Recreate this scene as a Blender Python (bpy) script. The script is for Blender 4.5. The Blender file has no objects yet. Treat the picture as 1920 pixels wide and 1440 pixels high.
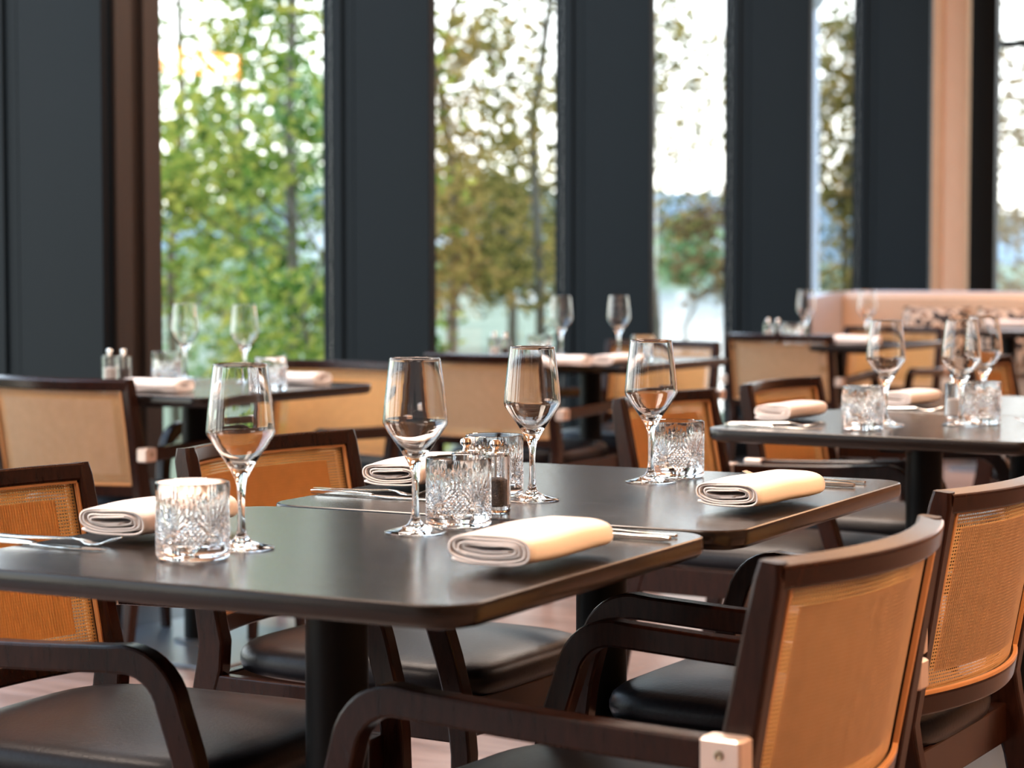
import bpy, math, random
from mathutils import Vector, Matrix
random.seed(7)
PI = math.pi
C = bpy.context.scene.collection
scn = bpy.context.scene

# ------------------------------------------------------------------ camera
F = 4066.0                       # focal length in pixels of the 1920x1440 frame
PITCH = math.atan(230.0 / F)
CAM_Z = 1.11
cd = bpy.data.cameras.new('camera'); cam = bpy.data.objects.new('camera', cd); C.objects.link(cam)
cd.sensor_fit = 'HORIZONTAL'; cd.sensor_width = 36.0; cd.lens = F / 1920 * 36.0
cam.location = (0, 0, CAM_Z); cam.rotation_euler = (PI / 2 - PITCH, 0, 0)
cd.clip_end = 2000
cd.dof.use_dof = True; cd.dof.focus_distance = 3.25; cd.dof.aperture_fstop = 4.9
scn.camera = cam

# ------------------------------------------------------------------ world, lights, exposure
scn.view_settings.view_transform = 'Standard'
scn.view_settings.look = 'None'
scn.view_settings.gamma = 1.0
scn.view_settings.use_curve_mapping = False
scn.view_settings.exposure = 0.74
scn.cycles.use_denoising = True
scn.cycles.max_bounces = 14
scn.cycles.transmission_bounces = 12
scn.cycles.transparent_max_bounces = 24
scn.cycles.glossy_bounces = 6
scn.cycles.diffuse_bounces = 4
scn.cycles.sample_clamp_indirect = 6.0
scn.cycles.caustics_reflective = False
scn.cycles.blur_glossy = 0.3

w = bpy.data.worlds.new('sky'); scn.world = w; w.use_nodes = True
nt = w.node_tree; nt.nodes.clear()
tc = nt.nodes.new('ShaderNodeTexCoord'); sp = nt.nodes.new('ShaderNodeSeparateXYZ')
rp = nt.nodes.new('ShaderNodeValToRGB'); bg = nt.nodes.new('ShaderNodeBackground'); ow = nt.nodes.new('ShaderNodeOutputWorld')
nt.links.new(tc.outputs['Generated'], sp.inputs[0]); nt.links.new(sp.outputs['Z'], rp.inputs[0])
nt.links.new(rp.outputs[0], bg.inputs[0]); nt.links.new(bg.outputs[0], ow.inputs[0])
cr = rp.color_ramp
cr.elements[0].position = 0.0; cr.elements[0].color = (1.0, 0.94, 0.84, 1)
cr.elements[1].position = 1.0; cr.elements[1].color = (0.36, 0.58, 0.95, 1)
e = cr.elements.new(0.10); e.color = (0.95, 0.96, 0.97, 1)
e = cr.elements.new(0.35); e.color = (0.62, 0.79, 1.0, 1)
bg.inputs[1].default_value = 3.2

def area_light(name, loc, rot, size, size_y, power, col, spread=180):
    l = bpy.data.lights.new(name, 'AREA'); l.shape = 'RECTANGLE'; l.size = size; l.size_y = size_y
    l.energy = power; l.color = col; l.spread = math.radians(spread)
    o = bpy.data.objects.new(name, l); C.objects.link(o); o.location = loc; o.rotation_euler = rot
    return o

# room frame: s runs along the window wall (away from the camera), n runs into the room
WA = math.radians(30.4)
US = Vector((math.sin(WA), math.cos(WA), 0)); UN = Vector((math.cos(WA), -math.sin(WA), 0))
W0 = Vector((-1.22, 8.0, 0))
def room(s, n, z=0.0): return W0 + US * s + UN * n + Vector((0, 0, z))
ROOM_R = -WA                      # z rotation that maps x to n and y to s
CEIL = 3.7

# warm fill panels added unseen below the ceiling to brighten chairs and napkins
for (s, n, p) in ((-4.7, 2.0, 135), (-1.5, 1.5, 60), (-1.8, 6.6, 22), (1.2, 1.6, 70), (1.6, 5.6, 42), (6.2, 5.0, 30), (-8.0, 2.6, 70)):
    area_light('ceiling_fill', room(s, n, CEIL - .03), (0, 0, ROOM_R), 1.2, 1.2, p, (1.0, 0.82, 0.69))

area_light('warm_ceiling_light', room(4.4, 2.0, CEIL - .03), (0, 0, ROOM_R), 1.6, 2.2, 50, (1.0, 0.60, 0.36))

# ------------------------------------------------------------------ materials
def mat(name, col, rough=.5, metal=0., **k):
    m = bpy.data.materials.new(name); m.use_nodes = True
    b = m.node_tree.nodes['Principled BSDF']
    b.inputs['Base Color'].default_value = (*col, 1); b.inputs['Roughness'].default_value = rough
    b.inputs['Metallic'].default_value = metal
    for kk, v in k.items(): b.inputs[kk.replace('_', ' ')].default_value = v
    return m

def grained(name, c1, c2, rough, scale, stretch, bump=.15, coord='Object', objrand=0., detail=6, rough2=None, spec=.5):
    m = mat(name, c1, rough); t = m.node_tree; L = t.links; N = t.nodes.new
    b = t.nodes['Principled BSDF']; b.inputs['Specular IOR Level'].default_value = spec
    co = N('ShaderNodeTexCoord'); mp = N('ShaderNodeMapping'); mp.inputs['Scale'].default_value = stretch
    ns = N('ShaderNodeTexNoise'); ns.inputs['Scale'].default_value = scale; ns.inputs['Detail'].default_value = detail
    ns.inputs['Roughness'].default_value = .65
    r = N('ShaderNodeValToRGB'); r.color_ramp.elements[0].position = .35; r.color_ramp.elements[1].position = .68
    r.color_ramp.elements[0].color = (*c1, 1); r.color_ramp.elements[1].color = (*c2, 1)
    L.new(co.outputs[coord], mp.inputs[0]); L.new(ns.outputs[0], r.inputs[0])
    if objrand:
        oi = N('ShaderNodeObjectInfo'); ad = N('ShaderNodeVectorMath'); ad.operation = 'ADD'
        ml = N('ShaderNodeMath'); ml.operation = 'MULTIPLY'; ml.inputs[1].default_value = 37.
        L.new(oi.outputs['Random'], ml.inputs[0]); L.new(mp.outputs[0], ad.inputs[0]); L.new(ml.outputs[0], ad.inputs[1])
        L.new(ad.outputs[0], ns.inputs['Vector'])
        hs = N('ShaderNodeHueSaturation'); mr = N('ShaderNodeMapRange')
        mr.inputs['To Min'].default_value = 1 - objrand; mr.inputs['To Max'].default_value = 1 + objrand
        L.new(oi.outputs['Random'], mr.inputs[0]); L.new(mr.outputs[0], hs.inputs['Value'])
        L.new(r.outputs[0], hs.inputs['Color']); L.new(hs.outputs[0], b.inputs['Base Color'])
    else:
        L.new(mp.outputs[0], ns.inputs['Vector']); L.new(r.outputs[0], b.inputs['Base Color'])
    if rough2 is not None:
        mr2 = N('ShaderNodeMapRange'); mr2.inputs['To Min'].default_value = rough; mr2.inputs['To Max'].default_value = rough2
        L.new(ns.outputs[0], mr2.inputs[0]); L.new(mr2.outputs[0], b.inputs['Roughness'])
    bp = N('ShaderNodeBump'); bp.inputs['Strength'].default_value = bump; bp.inputs['Distance'].default_value = .002
    L.new(ns.outputs[0], bp.inputs['Height']); L.new(bp.outputs[0], b.inputs['Normal'])
    return m

M_table = grained('table_oak', (.005, .0038, .0036), (.016, .010, .008), .16, 9, (1.2, 16, 16), .06, rough2=.29, spec=.42)
M_wood = grained('chair_walnut', (.012, .0042, .0028), (.025, .0082, .0048), .26, 14, (8, 8, 1.5), .05, spec=.22)
M_floor = grained('floor_wood', (.17, .118, .104), (.30, .225, .205), .28, 3.2, (1.0, 9, 9), .10, objrand=.16)
M_black = mat('black_metal', (.006, .0065, .007), .42, .0, Specular_IOR_Level=.1)
M_fin = grained('window_metal', (.0024, .0054, .0084), (.0031, .0064, .0098), .50, 2, (1, 1, .4), .0, spec=.12)
M_pier = grained('pier_brown', (.009, .005, .004), (.013, .007, .005), .5, 4, (3, 3, .5), .05)
M_plate = mat('base_plate_steel', (.16, .19, .22), .33, .6)
M_strip = grained('slate_strip', (.018, .026, .034), (.03, .04, .05), .45, 8, (1, 1, 1), .1)
M_leather = grained('leather', (.009, .009, .012), (.014, .014, .018), .34, 160, (1, 1, 1), .25, spec=.22)
M_steel = mat('steel', (.86, .84, .80), .13, 1.0)
M_brack = mat('satin_metal', (.72, .60, .54), .38, .65)
M_screw = mat('screw_metal', (.35, .30, .22), .35, 1.0)
M_plaster = grained('peach_plaster', (.62, .36, .21), (.66, .39, .23), .7, 6, (1, 1, 1), .05)
M_pale = grained('pale_plaster', (.66, .52, .42), (.70, .56, .46), .7, 4, (1, 1, 1), .03)
M_wallroom = grained('room_plaster', (.22, .165, .13), (.25, .185, .145), .75, 4, (1, 1, 1), .03)
M_ceil = grained('ceiling_wood', (.58, .36, .22), (.68, .44, .28), .8, 4, (1, 1, 1), .03)
M_sofa = grained('sofa_leather', (.60, .44, .32), (.64, .48, .35), .5, 30, (1, 1, 1), .15)
M_sofaout = grained('sofa_outer_window_lit', (.46, .49, .58), (.50, .53, .62), .55, 30, (1, 1, 1), .12)  # lavender cast of the window light is put into this colour
M_bark = grained('bark', (.09, .075, .055), (.16, .14, .10), .9, 8, (4, 4, 1), .6)
M_grass = grained('grass', (.13, .135, .065), (.25, .235, .12), .9, .35, (1, 1, 1), .4)
M_hazyhill = grained('hill', (.15, .19, .21), (.21, .25, .27), .95, .03, (1, 1, 2), .0)  # blue distance haze is mixed into the hill colour
M_bank = grained('bank', (.10, .15, .09), (.22, .22, .10), .95, .15, (1, 1, 2), .0)
M_houses = grained('house_wall', (.55, .58, .60), (.66, .66, .66), .8, 1, (1, 1, 1), .0)
M_roof = grained('house_roof', (.14, .12, .13), (.20, .16, .15), .8, 1, (1, 1, 1), .0)
M_post = mat('post_metal', (.42, .44, .50), .5, .3)
M_salt = grained('salt', (.78, .70, .66), (.90, .84, .80), .8, 900, (1, 1, 1), .3)
M_pepper = grained('pepper', (.018, .012, .010), (.10, .07, .055), .7, 600, (1, 1, 1), .8)
M_water = mat('lake_water', (.03, .05, .05), .12, 0.)

def water_bump(m):
    t = m.node_tree; ns = t.nodes.new('ShaderNodeTexNoise'); ns.inputs['Scale'].default_value = .6
    co = t.nodes.new('ShaderNodeTexCoord'); bp = t.nodes.new('ShaderNodeBump'); bp.inputs['Strength'].default_value = .25
    t.links.new(co.outputs['Object'], ns.inputs['Vector']); t.links.new(ns.outputs[0], bp.inputs['Height'])
    t.links.new(bp.outputs[0], t.nodes['Principled BSDF'].inputs['Normal'])
water_bump(M_water)

def cloth():
    m = mat('linen', (.88, .82, .80), .85); t = m.node_tree; b = t.nodes['Principled BSDF']
    b.inputs['Sheen Weight'].default_value = .15
    b.inputs['Subsurface Weight'].default_value = .0
    co = t.nodes.new('ShaderNodeTexCoord'); wv = t.nodes.new('ShaderNodeTexNoise'); wv.inputs['Scale'].default_value = 350
    bp = t.nodes.new('ShaderNodeBump'); bp.inputs['Strength'].default_value = .25; bp.inputs['Distance'].default_value = .0006
    t.links.new(co.outputs['Object'], wv.inputs['Vector']); t.links.new(wv.outputs[0], bp.inputs['Height'])
    t.links.new(bp.outputs[0], b.inputs['Normal'])
    return m
M_cloth = cloth()

def cane(name, col, tcol, mixf):
    m = bpy.data.materials.new(name); m.use_nodes = True; t = m.node_tree; t.nodes.clear(); N = t.nodes.new
    d = N('ShaderNodeBsdfPrincipled'); d.inputs['Roughness'].default_value = .42
    tr = N('ShaderNodeBsdfTranslucent'); tr.inputs[0].default_value = (*tcol, 1)
    mx = N('ShaderNodeMixShader'); mx.inputs[0].default_value = mixf; o = N('ShaderNodeOutputMaterial')
    co = N('ShaderNodeTexCoord'); ns = N('ShaderNodeTexNoise'); ns.inputs['Scale'].default_value = 40
    r = N('ShaderNodeValToRGB'); r.color_ramp.elements[0].color = (*[c * .8 for c in col], 1); r.color_ramp.elements[1].color = (*[min(1, c * 1.15) for c in col], 1)
    L = t.links; L.new(co.outputs['Object'], ns.inputs['Vector']); L.new(ns.outputs[0], r.inputs[0]); L.new(r.outputs[0], d.inputs['Base Color'])
    L.new(d.outputs[0], mx.inputs[1]); L.new(tr.outputs[0], mx.inputs[2]); L.new(mx.outputs[0], o.inputs[0])
    return m
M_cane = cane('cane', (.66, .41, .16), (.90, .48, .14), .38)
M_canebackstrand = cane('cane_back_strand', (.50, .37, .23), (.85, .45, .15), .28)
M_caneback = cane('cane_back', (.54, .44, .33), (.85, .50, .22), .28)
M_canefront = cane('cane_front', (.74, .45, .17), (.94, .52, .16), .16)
M_canetrim = mat('cane_trim', (.50, .25, .10), .45)

def glass(name, ior=1.47, col=(.98, .99, .99)):
    m = mat(name, col, 0.0, 0.0); b = m.node_tree.nodes['Principled BSDF']
    b.inputs['Transmission Weight'].default_value = 1.0; b.inputs['IOR'].default_value = ior
    return m
M_glass = glass('clear_glass'); M_cut = glass('cut_crystal', 1.52)

def pane_mat():
    m = bpy.data.materials.new('window_glass'); m.use_nodes = True; t = m.node_tree; t.nodes.clear(); N = t.nodes.new
    lw = N('ShaderNodeLayerWeight'); lw.inputs[0].default_value = .5
    pw_ = N('ShaderNodeMath'); pw_.operation = 'POWER'; pw_.inputs[1].default_value = 4.5
    f = N('ShaderNodeMath'); f.operation = 'MULTIPLY_ADD'; f.inputs[1].default_value = .8; f.inputs[2].default_value = .035
    t.links.new(lw.outputs['Facing'], pw_.inputs[0]); t.links.new(pw_.outputs[0], f.inputs[0])
    tr = N('ShaderNodeBsdfTransparent'); tr.inputs[0].default_value = (.96, .98, .97, 1)
    g = N('ShaderNodeBsdfGlossy'); g.inputs['Roughness'].default_value = .0
    mx = N('ShaderNodeMixShader'); o = N('ShaderNodeOutputMaterial')
    t.links.new(f.outputs[0], mx.inputs[0]); t.links.new(tr.outputs[0], mx.inputs[1]); t.links.new(g.outputs[0], mx.inputs[2]); t.links.new(mx.outputs[0], o.inputs[0])
    return m
M_pane = pane_mat()

def emis(name, col, s):
    m = bpy.data.materials.new(name); m.use_nodes = True; t = m.node_tree; t.nodes.clear()
    e = t.nodes.new('ShaderNodeEmission'); e.inputs[0].default_value = (*col, 1); e.inputs[1].default_value = s
    o = t.nodes.new('ShaderNodeOutputMaterial'); t.links.new(e.outputs[0], o.inputs[0]); return m
M_shade2 = emis('drum_shade', (1, .50, .22), 2.5)
M_shade = emis('lamp_shade', (1, .27, .06), 13.0)
M_panel = emis('lamp_panel', (1, .66, .38), 4.0)

def leaf(name, cols, tf=.5):
    m = bpy.data.materials.new(name); m.use_nodes = True; t = m.node_tree; t.nodes.clear(); N = t.nodes.new; L = t.links
    g = N('ShaderNodeNewGeometry'); r = N('ShaderNodeValToRGB'); r.color_ramp.interpolation = 'LINEAR'
    r.color_ramp.elements[0].color = (*cols[0], 1); r.color_ramp.elements[1].color = (*cols[-1], 1)
    for i, c in enumerate(cols[1:-1]):
        e = r.color_ramp.elements.new((i + 1) / (len(cols) - 1)); e.color = (*c, 1)
    d = N('ShaderNodeBsdfDiffuse'); tr = N('ShaderNodeBsdfTranslucent'); mx = N('ShaderNodeMixShader'); mx.inputs[0].default_value = tf
    o = N('ShaderNodeOutputMaterial')
    L.new(g.outputs['Random Per Island'], r.inputs[0]); L.new(r.outputs[0], d.inputs[0]); L.new(r.outputs[0], tr.inputs[0])
    L.new(d.outputs[0], mx.inputs[1]); L.new(tr.outputs[0], mx.inputs[2]); L.new(mx.outputs[0], o.inputs[0])
    return m
M_leafg = leaf('leaf_green', [(.04, .09, .02), (.12, .20, .035), (.28, .34, .06), (.55, .48, .10)])
M_leafo = leaf('leaf_olive', [(.05, .055, .015), (.15, .135, .035), (.34, .26, .07), (.48, .29, .10)])
M_leafb = leaf('leaf_brown', [(.09, .055, .03), (.24, .14, .06), (.38, .23, .10), (.24, .21, .08)])
M_leafd = leaf('leaf_soft_green', [(.12, .19, .08), (.24, .36, .15), (.38, .48, .20)])

def fabric_pattern():
    m = mat('patterned_fabric', (.5, .4, .3), .8); t = m.node_tree; N = t.nodes.new; L = t.links
    co = N('ShaderNodeTexCoord'); v = N('ShaderNodeTexNoise'); v.inputs['Scale'].default_value = 14; v.inputs['Detail'].default_value = 1.5
    r = N('ShaderNodeValToRGB'); r.color_ramp.interpolation = 'CONSTANT'
    r.color_ramp.elements[0].color = (.025, .02, .02, 1); r.color_ramp.elements[1].position = .47; r.color_ramp.elements[1].color = (.62, .50, .40, 1)
    e = r.color_ramp.elements.new(.58); e.color = (.30, .16, .08, 1)
    e = r.color_ramp.elements.new(.63); e.color = (.04, .03, .03, 1)
    L.new(co.outputs['Object'], v.inputs['Vector']); L.new(v.outputs[0], r.inputs[0]); L.new(r.outputs[0], t.nodes['Principled BSDF'].inputs['Base Color'])
    return m
M_pat = fabric_pattern()

# ------------------------------------------------------------------ mesh helpers
class MB:
    def __init__(s): s.v = []; s.f = []
    def add(s, vs, fs):
        o = len(s.v); s.v += [tuple(p) for p in vs]; s.f += [tuple(i + o for i in f) for f in fs]
    def box(s, x0, x1, y0, y1, z0, z1, bev=0.):
        if bev:
            x = [x0, x1]; y = [y0, y1]
            ol = [(x1 - bev, y0), (x1, y0 + bev), (x1, y1 - bev), (x1 - bev, y1), (x0 + bev, y1), (x0, y1 - bev), (x0, y0 + bev), (x0 + bev, y0)]
            cx, cy = (x0 + x1) / 2, (y0 + y1) / 2
            def ins(o, d): return [(cx + (px - cx) * (1 - d / max(1e-6, (x1 - x0) / 2)), cy + (py - cy) * (1 - d / max(1e-6, (y1 - y0) / 2))) for px, py in o]
            s.loft([[(px, py, z) for px, py in ins(ol, d)] for d, z in ((bev, z0), (0, z0 + bev), (0, z1 - bev), (bev, z1))])
            return
        s.add([(x0, y0, z0), (x1, y0, z0), (x1, y1, z0), (x0, y1, z0), (x0, y0, z1), (x1, y0, z1), (x1, y1, z1), (x0, y1, z1)],
              [(0, 3, 2, 1), (4, 5, 6, 7), (0, 1, 5, 4), (1, 2, 6, 5), (2, 3, 7, 6), (3, 0, 4, 7)])
    def loft(s, rings, cap=True, closed=False):
        n = len(rings[0]); vs = [p for r in rings for p in r]; fs = []
        m = len(rings)
        for i in range(m if closed else m - 1):
            a = i * n; b = ((i + 1) % m) * n
            for j in range(n):
                k = (j + 1) % n; fs.append((a + j, a + k, b + k, b + j))
        if cap and not closed:
            fs.append(tuple(range(n - 1, -1, -1))); fs.append(tuple((m - 1) * n + j for j in range(n)))
        s.add(vs, fs)
    def lathe(s, prof, seg=48, cx=0, cy=0, cap=False):
        rings = [[(cx + r * math.cos(2 * PI * j / seg), cy + r * math.sin(2 * PI * j / seg), z) for j in range(seg)] for r, z in prof]
        s.loft(rings, cap=cap)
    def tube(s, pts, radii, seg=8):
        pts = [Vector(p) for p in pts]; rings = []
        up = Vector((.31, .2, .93)).normalized()
        for i, p in enumerate(pts):
            t = (pts[min(i + 1, len(pts) - 1)] - pts[max(i - 1, 0)]).normalized()
            a = t.cross(up)
            if a.length < .1: a = t.cross(Vector((1, 0, 0)))
            a.normalize(); b = t.cross(a)
            r = radii[i] if hasattr(radii, '__len__') else radii
            rings.append([p + a * r * math.cos(2 * PI * j / seg) + b * r * math.sin(2 * PI * j / seg) for j in range(seg)])
        s.loft(rings)
    def sweep(s, pts, side, w, h, bev=.004):
        """rounded rectangular section; w along `side`, h across; w,h may be lists"""
        pts = [Vector(p) for p in pts]; side = Vector(side).normalized(); rings = []
        for i, p in enumerate(pts):
            t = (pts[min(i + 1, len(pts) - 1)] - pts[max(i - 1, 0)]).normalized()
            sd = (side - t * side.dot(t)).normalized(); nn = t.cross(sd)
            ww = (w[i] if hasattr(w, '__len__') else w) / 2; hh = (h[i] if hasattr(h, '__len__') else h) / 2
            b = min(bev, ww * .9, hh * .9); c = b * .3
            ol = []
            for sx, sy, fl in ((1, 1, 0), (-1, 1, 1), (-1, -1, 0), (1, -1, 1)):
                q = [(ww, hh - b), (ww - c, hh - c), (ww - b, hh)]
                if fl: q = q[::-1]
                ol += [(sx * a, sy * d) for a, d in q]
            rings.append([p + sd * a + nn * d for a, d in ol])
        s.loft(rings)
    def build(s, name, m, parent=None, smooth=False, tri_up=True):
        me = bpy.data.meshes.new(name); me.from_pydata([tuple(v) for v in s.v], [], s.f)
        me.validate(); me.update()
        me.materials.append(m)
        import bmesh
        bm = bmesh.new(); bm.from_mesh(me); bmesh.ops.recalc_face_normals(bm, faces=bm.faces); bm.to_mesh(me); bm.free()
        if smooth:
            for p in me.polygons: p.use_smooth = True
            if smooth != 'all':
                me.set_sharp_from_angle(angle=math.radians(20))
        o = bpy.data.objects.new(name, me); C.objects.link(o)
        if parent: o.parent = parent
        return o

def rrect(hx, hy, r, seg=6):
    out = []
    for cx, cy, a0 in ((hx - r, hy - r, 0), (-hx + r, hy - r, 90), (-hx + r, -hy + r, 180), (hx - r, -hy + r, 270)):
        for i in range(seg + 1):
            a = math.radians(a0 + 90 * i / seg); out.append((cx + r * math.cos(a), cy + r * math.sin(a)))
    return out

def tag(o, label=None, cat=None, group=None, kind=None):
    if label: o['label'] = label
    if cat: o['category'] = cat
    if group: o['group'] = group
    if kind: o['kind'] = kind
    return o
def empty(name, label, cat, loc=(0, 0, 0), rz=0., group=None):
    o = bpy.data.objects.new(name, None); C.objects.link(o); o.location = loc; o.rotation_euler = (0, 0, rz); o.empty_display_size = .05
    return tag(o, label, cat, group)
def copy_tree(o, parent=None):
    c = o.copy(); C.objects.link(c); c.parent = parent
    for ch in list(o.children): copy_tree(ch, c)
    return c
def inst(proto, used, loc, rz, label, group=None):
    o = proto if not used[0] else copy_tree(proto)
    used[0] = True
    o.location = loc; o.rotation_euler = (0, 0, rz); o['label'] = label
    if group: o['group'] = group
    return o

def at(x, y, z):
    """the world point on the horizontal plane z seen at pixel (x, y) of the photograph"""
    dx = (x - 960) / F; dy = (720 - y) / F
    c, sn = math.cos(PITCH), math.sin(PITCH)
    d = Vector((dx, c + dy * sn, -sn + dy * c))
    t = (z - CAM_Z) / d.z
    return Vector((d.x * t, d.y * t, z))

# ------------------------------------------------------------------ setting: floor
floor_root = MB(); floor_root.box(-.1, 9.2, -12.2, 9.0, -.2, -.014)
def in_room(o): o.location = W0; o.rotation_euler = (0, 0, ROOM_R); return o
fl = in_room(floor_root.build('floor', M_floor)); tag(fl, 'wooden plank floor of pinkish brown boards', None, kind='structure')
NS, S0, S1 = .93, -5.2, 8.8
pw = .19
def plank_mesh(L):
    b = MB(); b.box(0, L, 0, pw - .002, -.014, 0, .0015); return b
fullp = None; shorts = {}
ncol = int((S1 - S0) / pw)
count = 0
for i in range(ncol):
    n = NS + .004; first = (.7, 1.5, 1.1, 2.0)[i % 4]
    Ls = [first, 2.2, 2.2]
    for L in Ls:
        if L not in shorts:
            o = plank_mesh(L).build('plank', M_floor, fl); shorts[L] = o
        else:
            o = shorts[L].copy(); C.objects.link(o)
        o.location = (n, S0 + i * pw, 0); n += L + .002; count += 1
    if i == 0: pass
rest = MB()
for i in range(ncol):
    first = (.7, 1.5, 1.1, 2.0)[i % 4]; n = NS + .004 + first + 4.4 + .006
    rest.box(n, 9.2, S0 + i * pw, S0 + (i + 1) * pw - .002, -.014, 0)
for i in range(int(7.0 / pw)):
    rest.box(NS, 9.2, S0 - (i + 1) * pw, S0 - i * pw - .002, -.014, 0)
tag(rest.build('distant_planks', M_floor, fl), kind='stuff')
st = MB(); st.box(0.0, NS, -12.2, 9.0, -.014, 0)
tag(in_room(st.build('trim_1', M_strip)), 'dark slate strip of floor running along the windows', None, kind='structure')

# ceiling and room walls
b = MB(); b.box(-.3, 9.3, -12.3, 9.0, CEIL, CEIL + .2)
tag(in_room(b.build('ceiling', M_ceil)), kind='structure')
b = MB(); b.box(9.2, 9.4, -12.3, 9.0, 0, CEIL)
tag(in_room(b.build('wall_right', M_wallroom)), kind='structure')
b = MB(); b.box(-.3, 9.3, -12.4, -12.2, 0, CEIL)
tag(in_room(b.build('wall_back', M_wallroom)), kind='structure')

# window wall: plinth and head as the wall, fins as parts, windows on their own
b = MB(); b.box(-.12, .02, -12.3, 9.0, 0, .10); b.box(-.12, .02, -12.3, 9.0, 3.45, CEIL)
wl = in_room(b.build('wall_left', M_fin)); tag(wl, 'window wall with deep dark blue-grey metal fins', None, kind='structure')
PER = 1.935
fin_s = [.98 + PER * k for k in range(-6, 4)]
b = MB()
b.box(.10, .46, 0, .052, 0, CEIL, .003)            # the deep blade
finm = None
for k, s in enumerate(fin_s):
    if k == 5:       # the thick brown faced pier nearer to the camera
        bb = MB(); bb.box(.0, .455, .03, .29, 0, CEIL, .004); bb.box(.455, .475, .05, .13, 0, CEIL, .003); bb.box(.455, .475, .19, .275, 0, CEIL, .003)
        p = bb.build('pier', M_pier, wl); p.location = (0, s, 0); p['label'] = 'thick dark brown pier with a black groove'
    if finm is None:
        finm = b.build('fin', M_fin, wl); o = finm
    else:
        o = finm.copy(); C.objects.link(o)
    o.location = (0, s, 0)
jb = MB(); jb.box(-.05, .045, -.008, .055, .1, 3.45, .003); jb.box(.045, .098, .004, .048, .1, 3.45, .002)
jam = None
for s in fin_s:
    if jam is None: jam = jb.build('mullion', M_fin, wl); o = jam
    else: o = jam.copy(); C.objects.link(o)
    o.location = (0, s, 0)
for i, s in enumerate(fin_s[:-1]):
    b = MB(); a0 = s + .056; a1 = s + PER - .010
    b.box(-.04, .03, a0, a1, .10, .15, .003); b.box(-.04, .03, a0, a1, 3.39, 3.45, .003)
    wf = in_room(b.build('window_%d' % (i + 1), M_fin)); tag(wf, kind='structure')
    p = MB(); p.box(-.012, -.004, a0, a1, .15, 3.39); p.build('pane', M_pane, wf)
# last bay up to the corner
sL = fin_s[-1]
b = MB(); b.box(-.04, .03, sL + .056, 8.8, .10, .15, .003); b.box(-.04, .03, sL + .056, 8.8, 3.39, 3.45, .003)
wf = in_room(b.build('window_10', M_fin)); tag(wf, kind='structure')
p = MB(); p.box(-.012, -.004, sL + .056, 8.8, .15, 3.39); p.build('pane', M_pane, wf)

# end wall with its own window, corner column
ES = 8.8
COLC = (1765 - 960) / F * 14.6
b = MB()
b.box(-.2, .12, ES, ES + .2, 0, CEIL)
b.box(.12, 9.3, ES, ES + .2, 0, .25); b.box(.12, 9.3, ES, ES + .2, 3.45, CEIL)
b.box(3.6, 9.3, ES, ES + .2, .25, 3.45)
we = in_room(b.build('wall_far', M_plaster)); tag(we, 'peach plaster end wall with a black framed window', None, kind='structure')
b = MB()
b.box(.12, .20, ES - .02, ES + .1, .25, 3.45, .004); b.box(3.52, 3.6, ES - .02, ES + .1, .25, 3.45, .004)
b.box(.20, 3.52, ES - .01, ES + .08, .25, .33, .004); b.box(.20, 3.52, ES - .01, ES + .08, 3.38, 3.45, .004)
b.box(.20, 3.52, ES - .01, ES + .08, 2.62, 2.67, .004)
wf = in_room(b.build('window_11', M_black)); tag(wf, kind='structure')
p = MB(); p.box(.20, 3.52, ES + .03, ES + .038, .33, 2.62); p.build('pane', M_pane, wf)
p = MB(); p.box(.20, 3.52, ES + .03, ES + .038, 2.67, 3.38); p.build('pane', M_pane, wf)
# corner column: near corner is seen at x=1765
cc = Vector(((1765 - 960) / F * 14.2, 14.2, 0)) - W0
cs, cn = cc.dot(US), cc.dot(UN)
b = MB(); b.box(cn - .17, cn, cs, cs + .47, 0, CEIL, .012)
tag(in_room(b.build('column', M_plaster)), 'square peach plaster column between the last dark fin and the end window', None, kind='structure')
cf = Vector(((1830 - 960) / F * 14.75, 14.75, 0)) - W0
fs_, fn_ = cf.dot(US), cf.dot(UN)
b = MB(); b.box(fn_ - .06, fn_ + .12, fs_, fs_ + .10, 0, CEIL, .004)
tag(in_room(b.build('trim_2', M_black)), 'black metal post beside the peach column', None, kind='structure')

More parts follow.
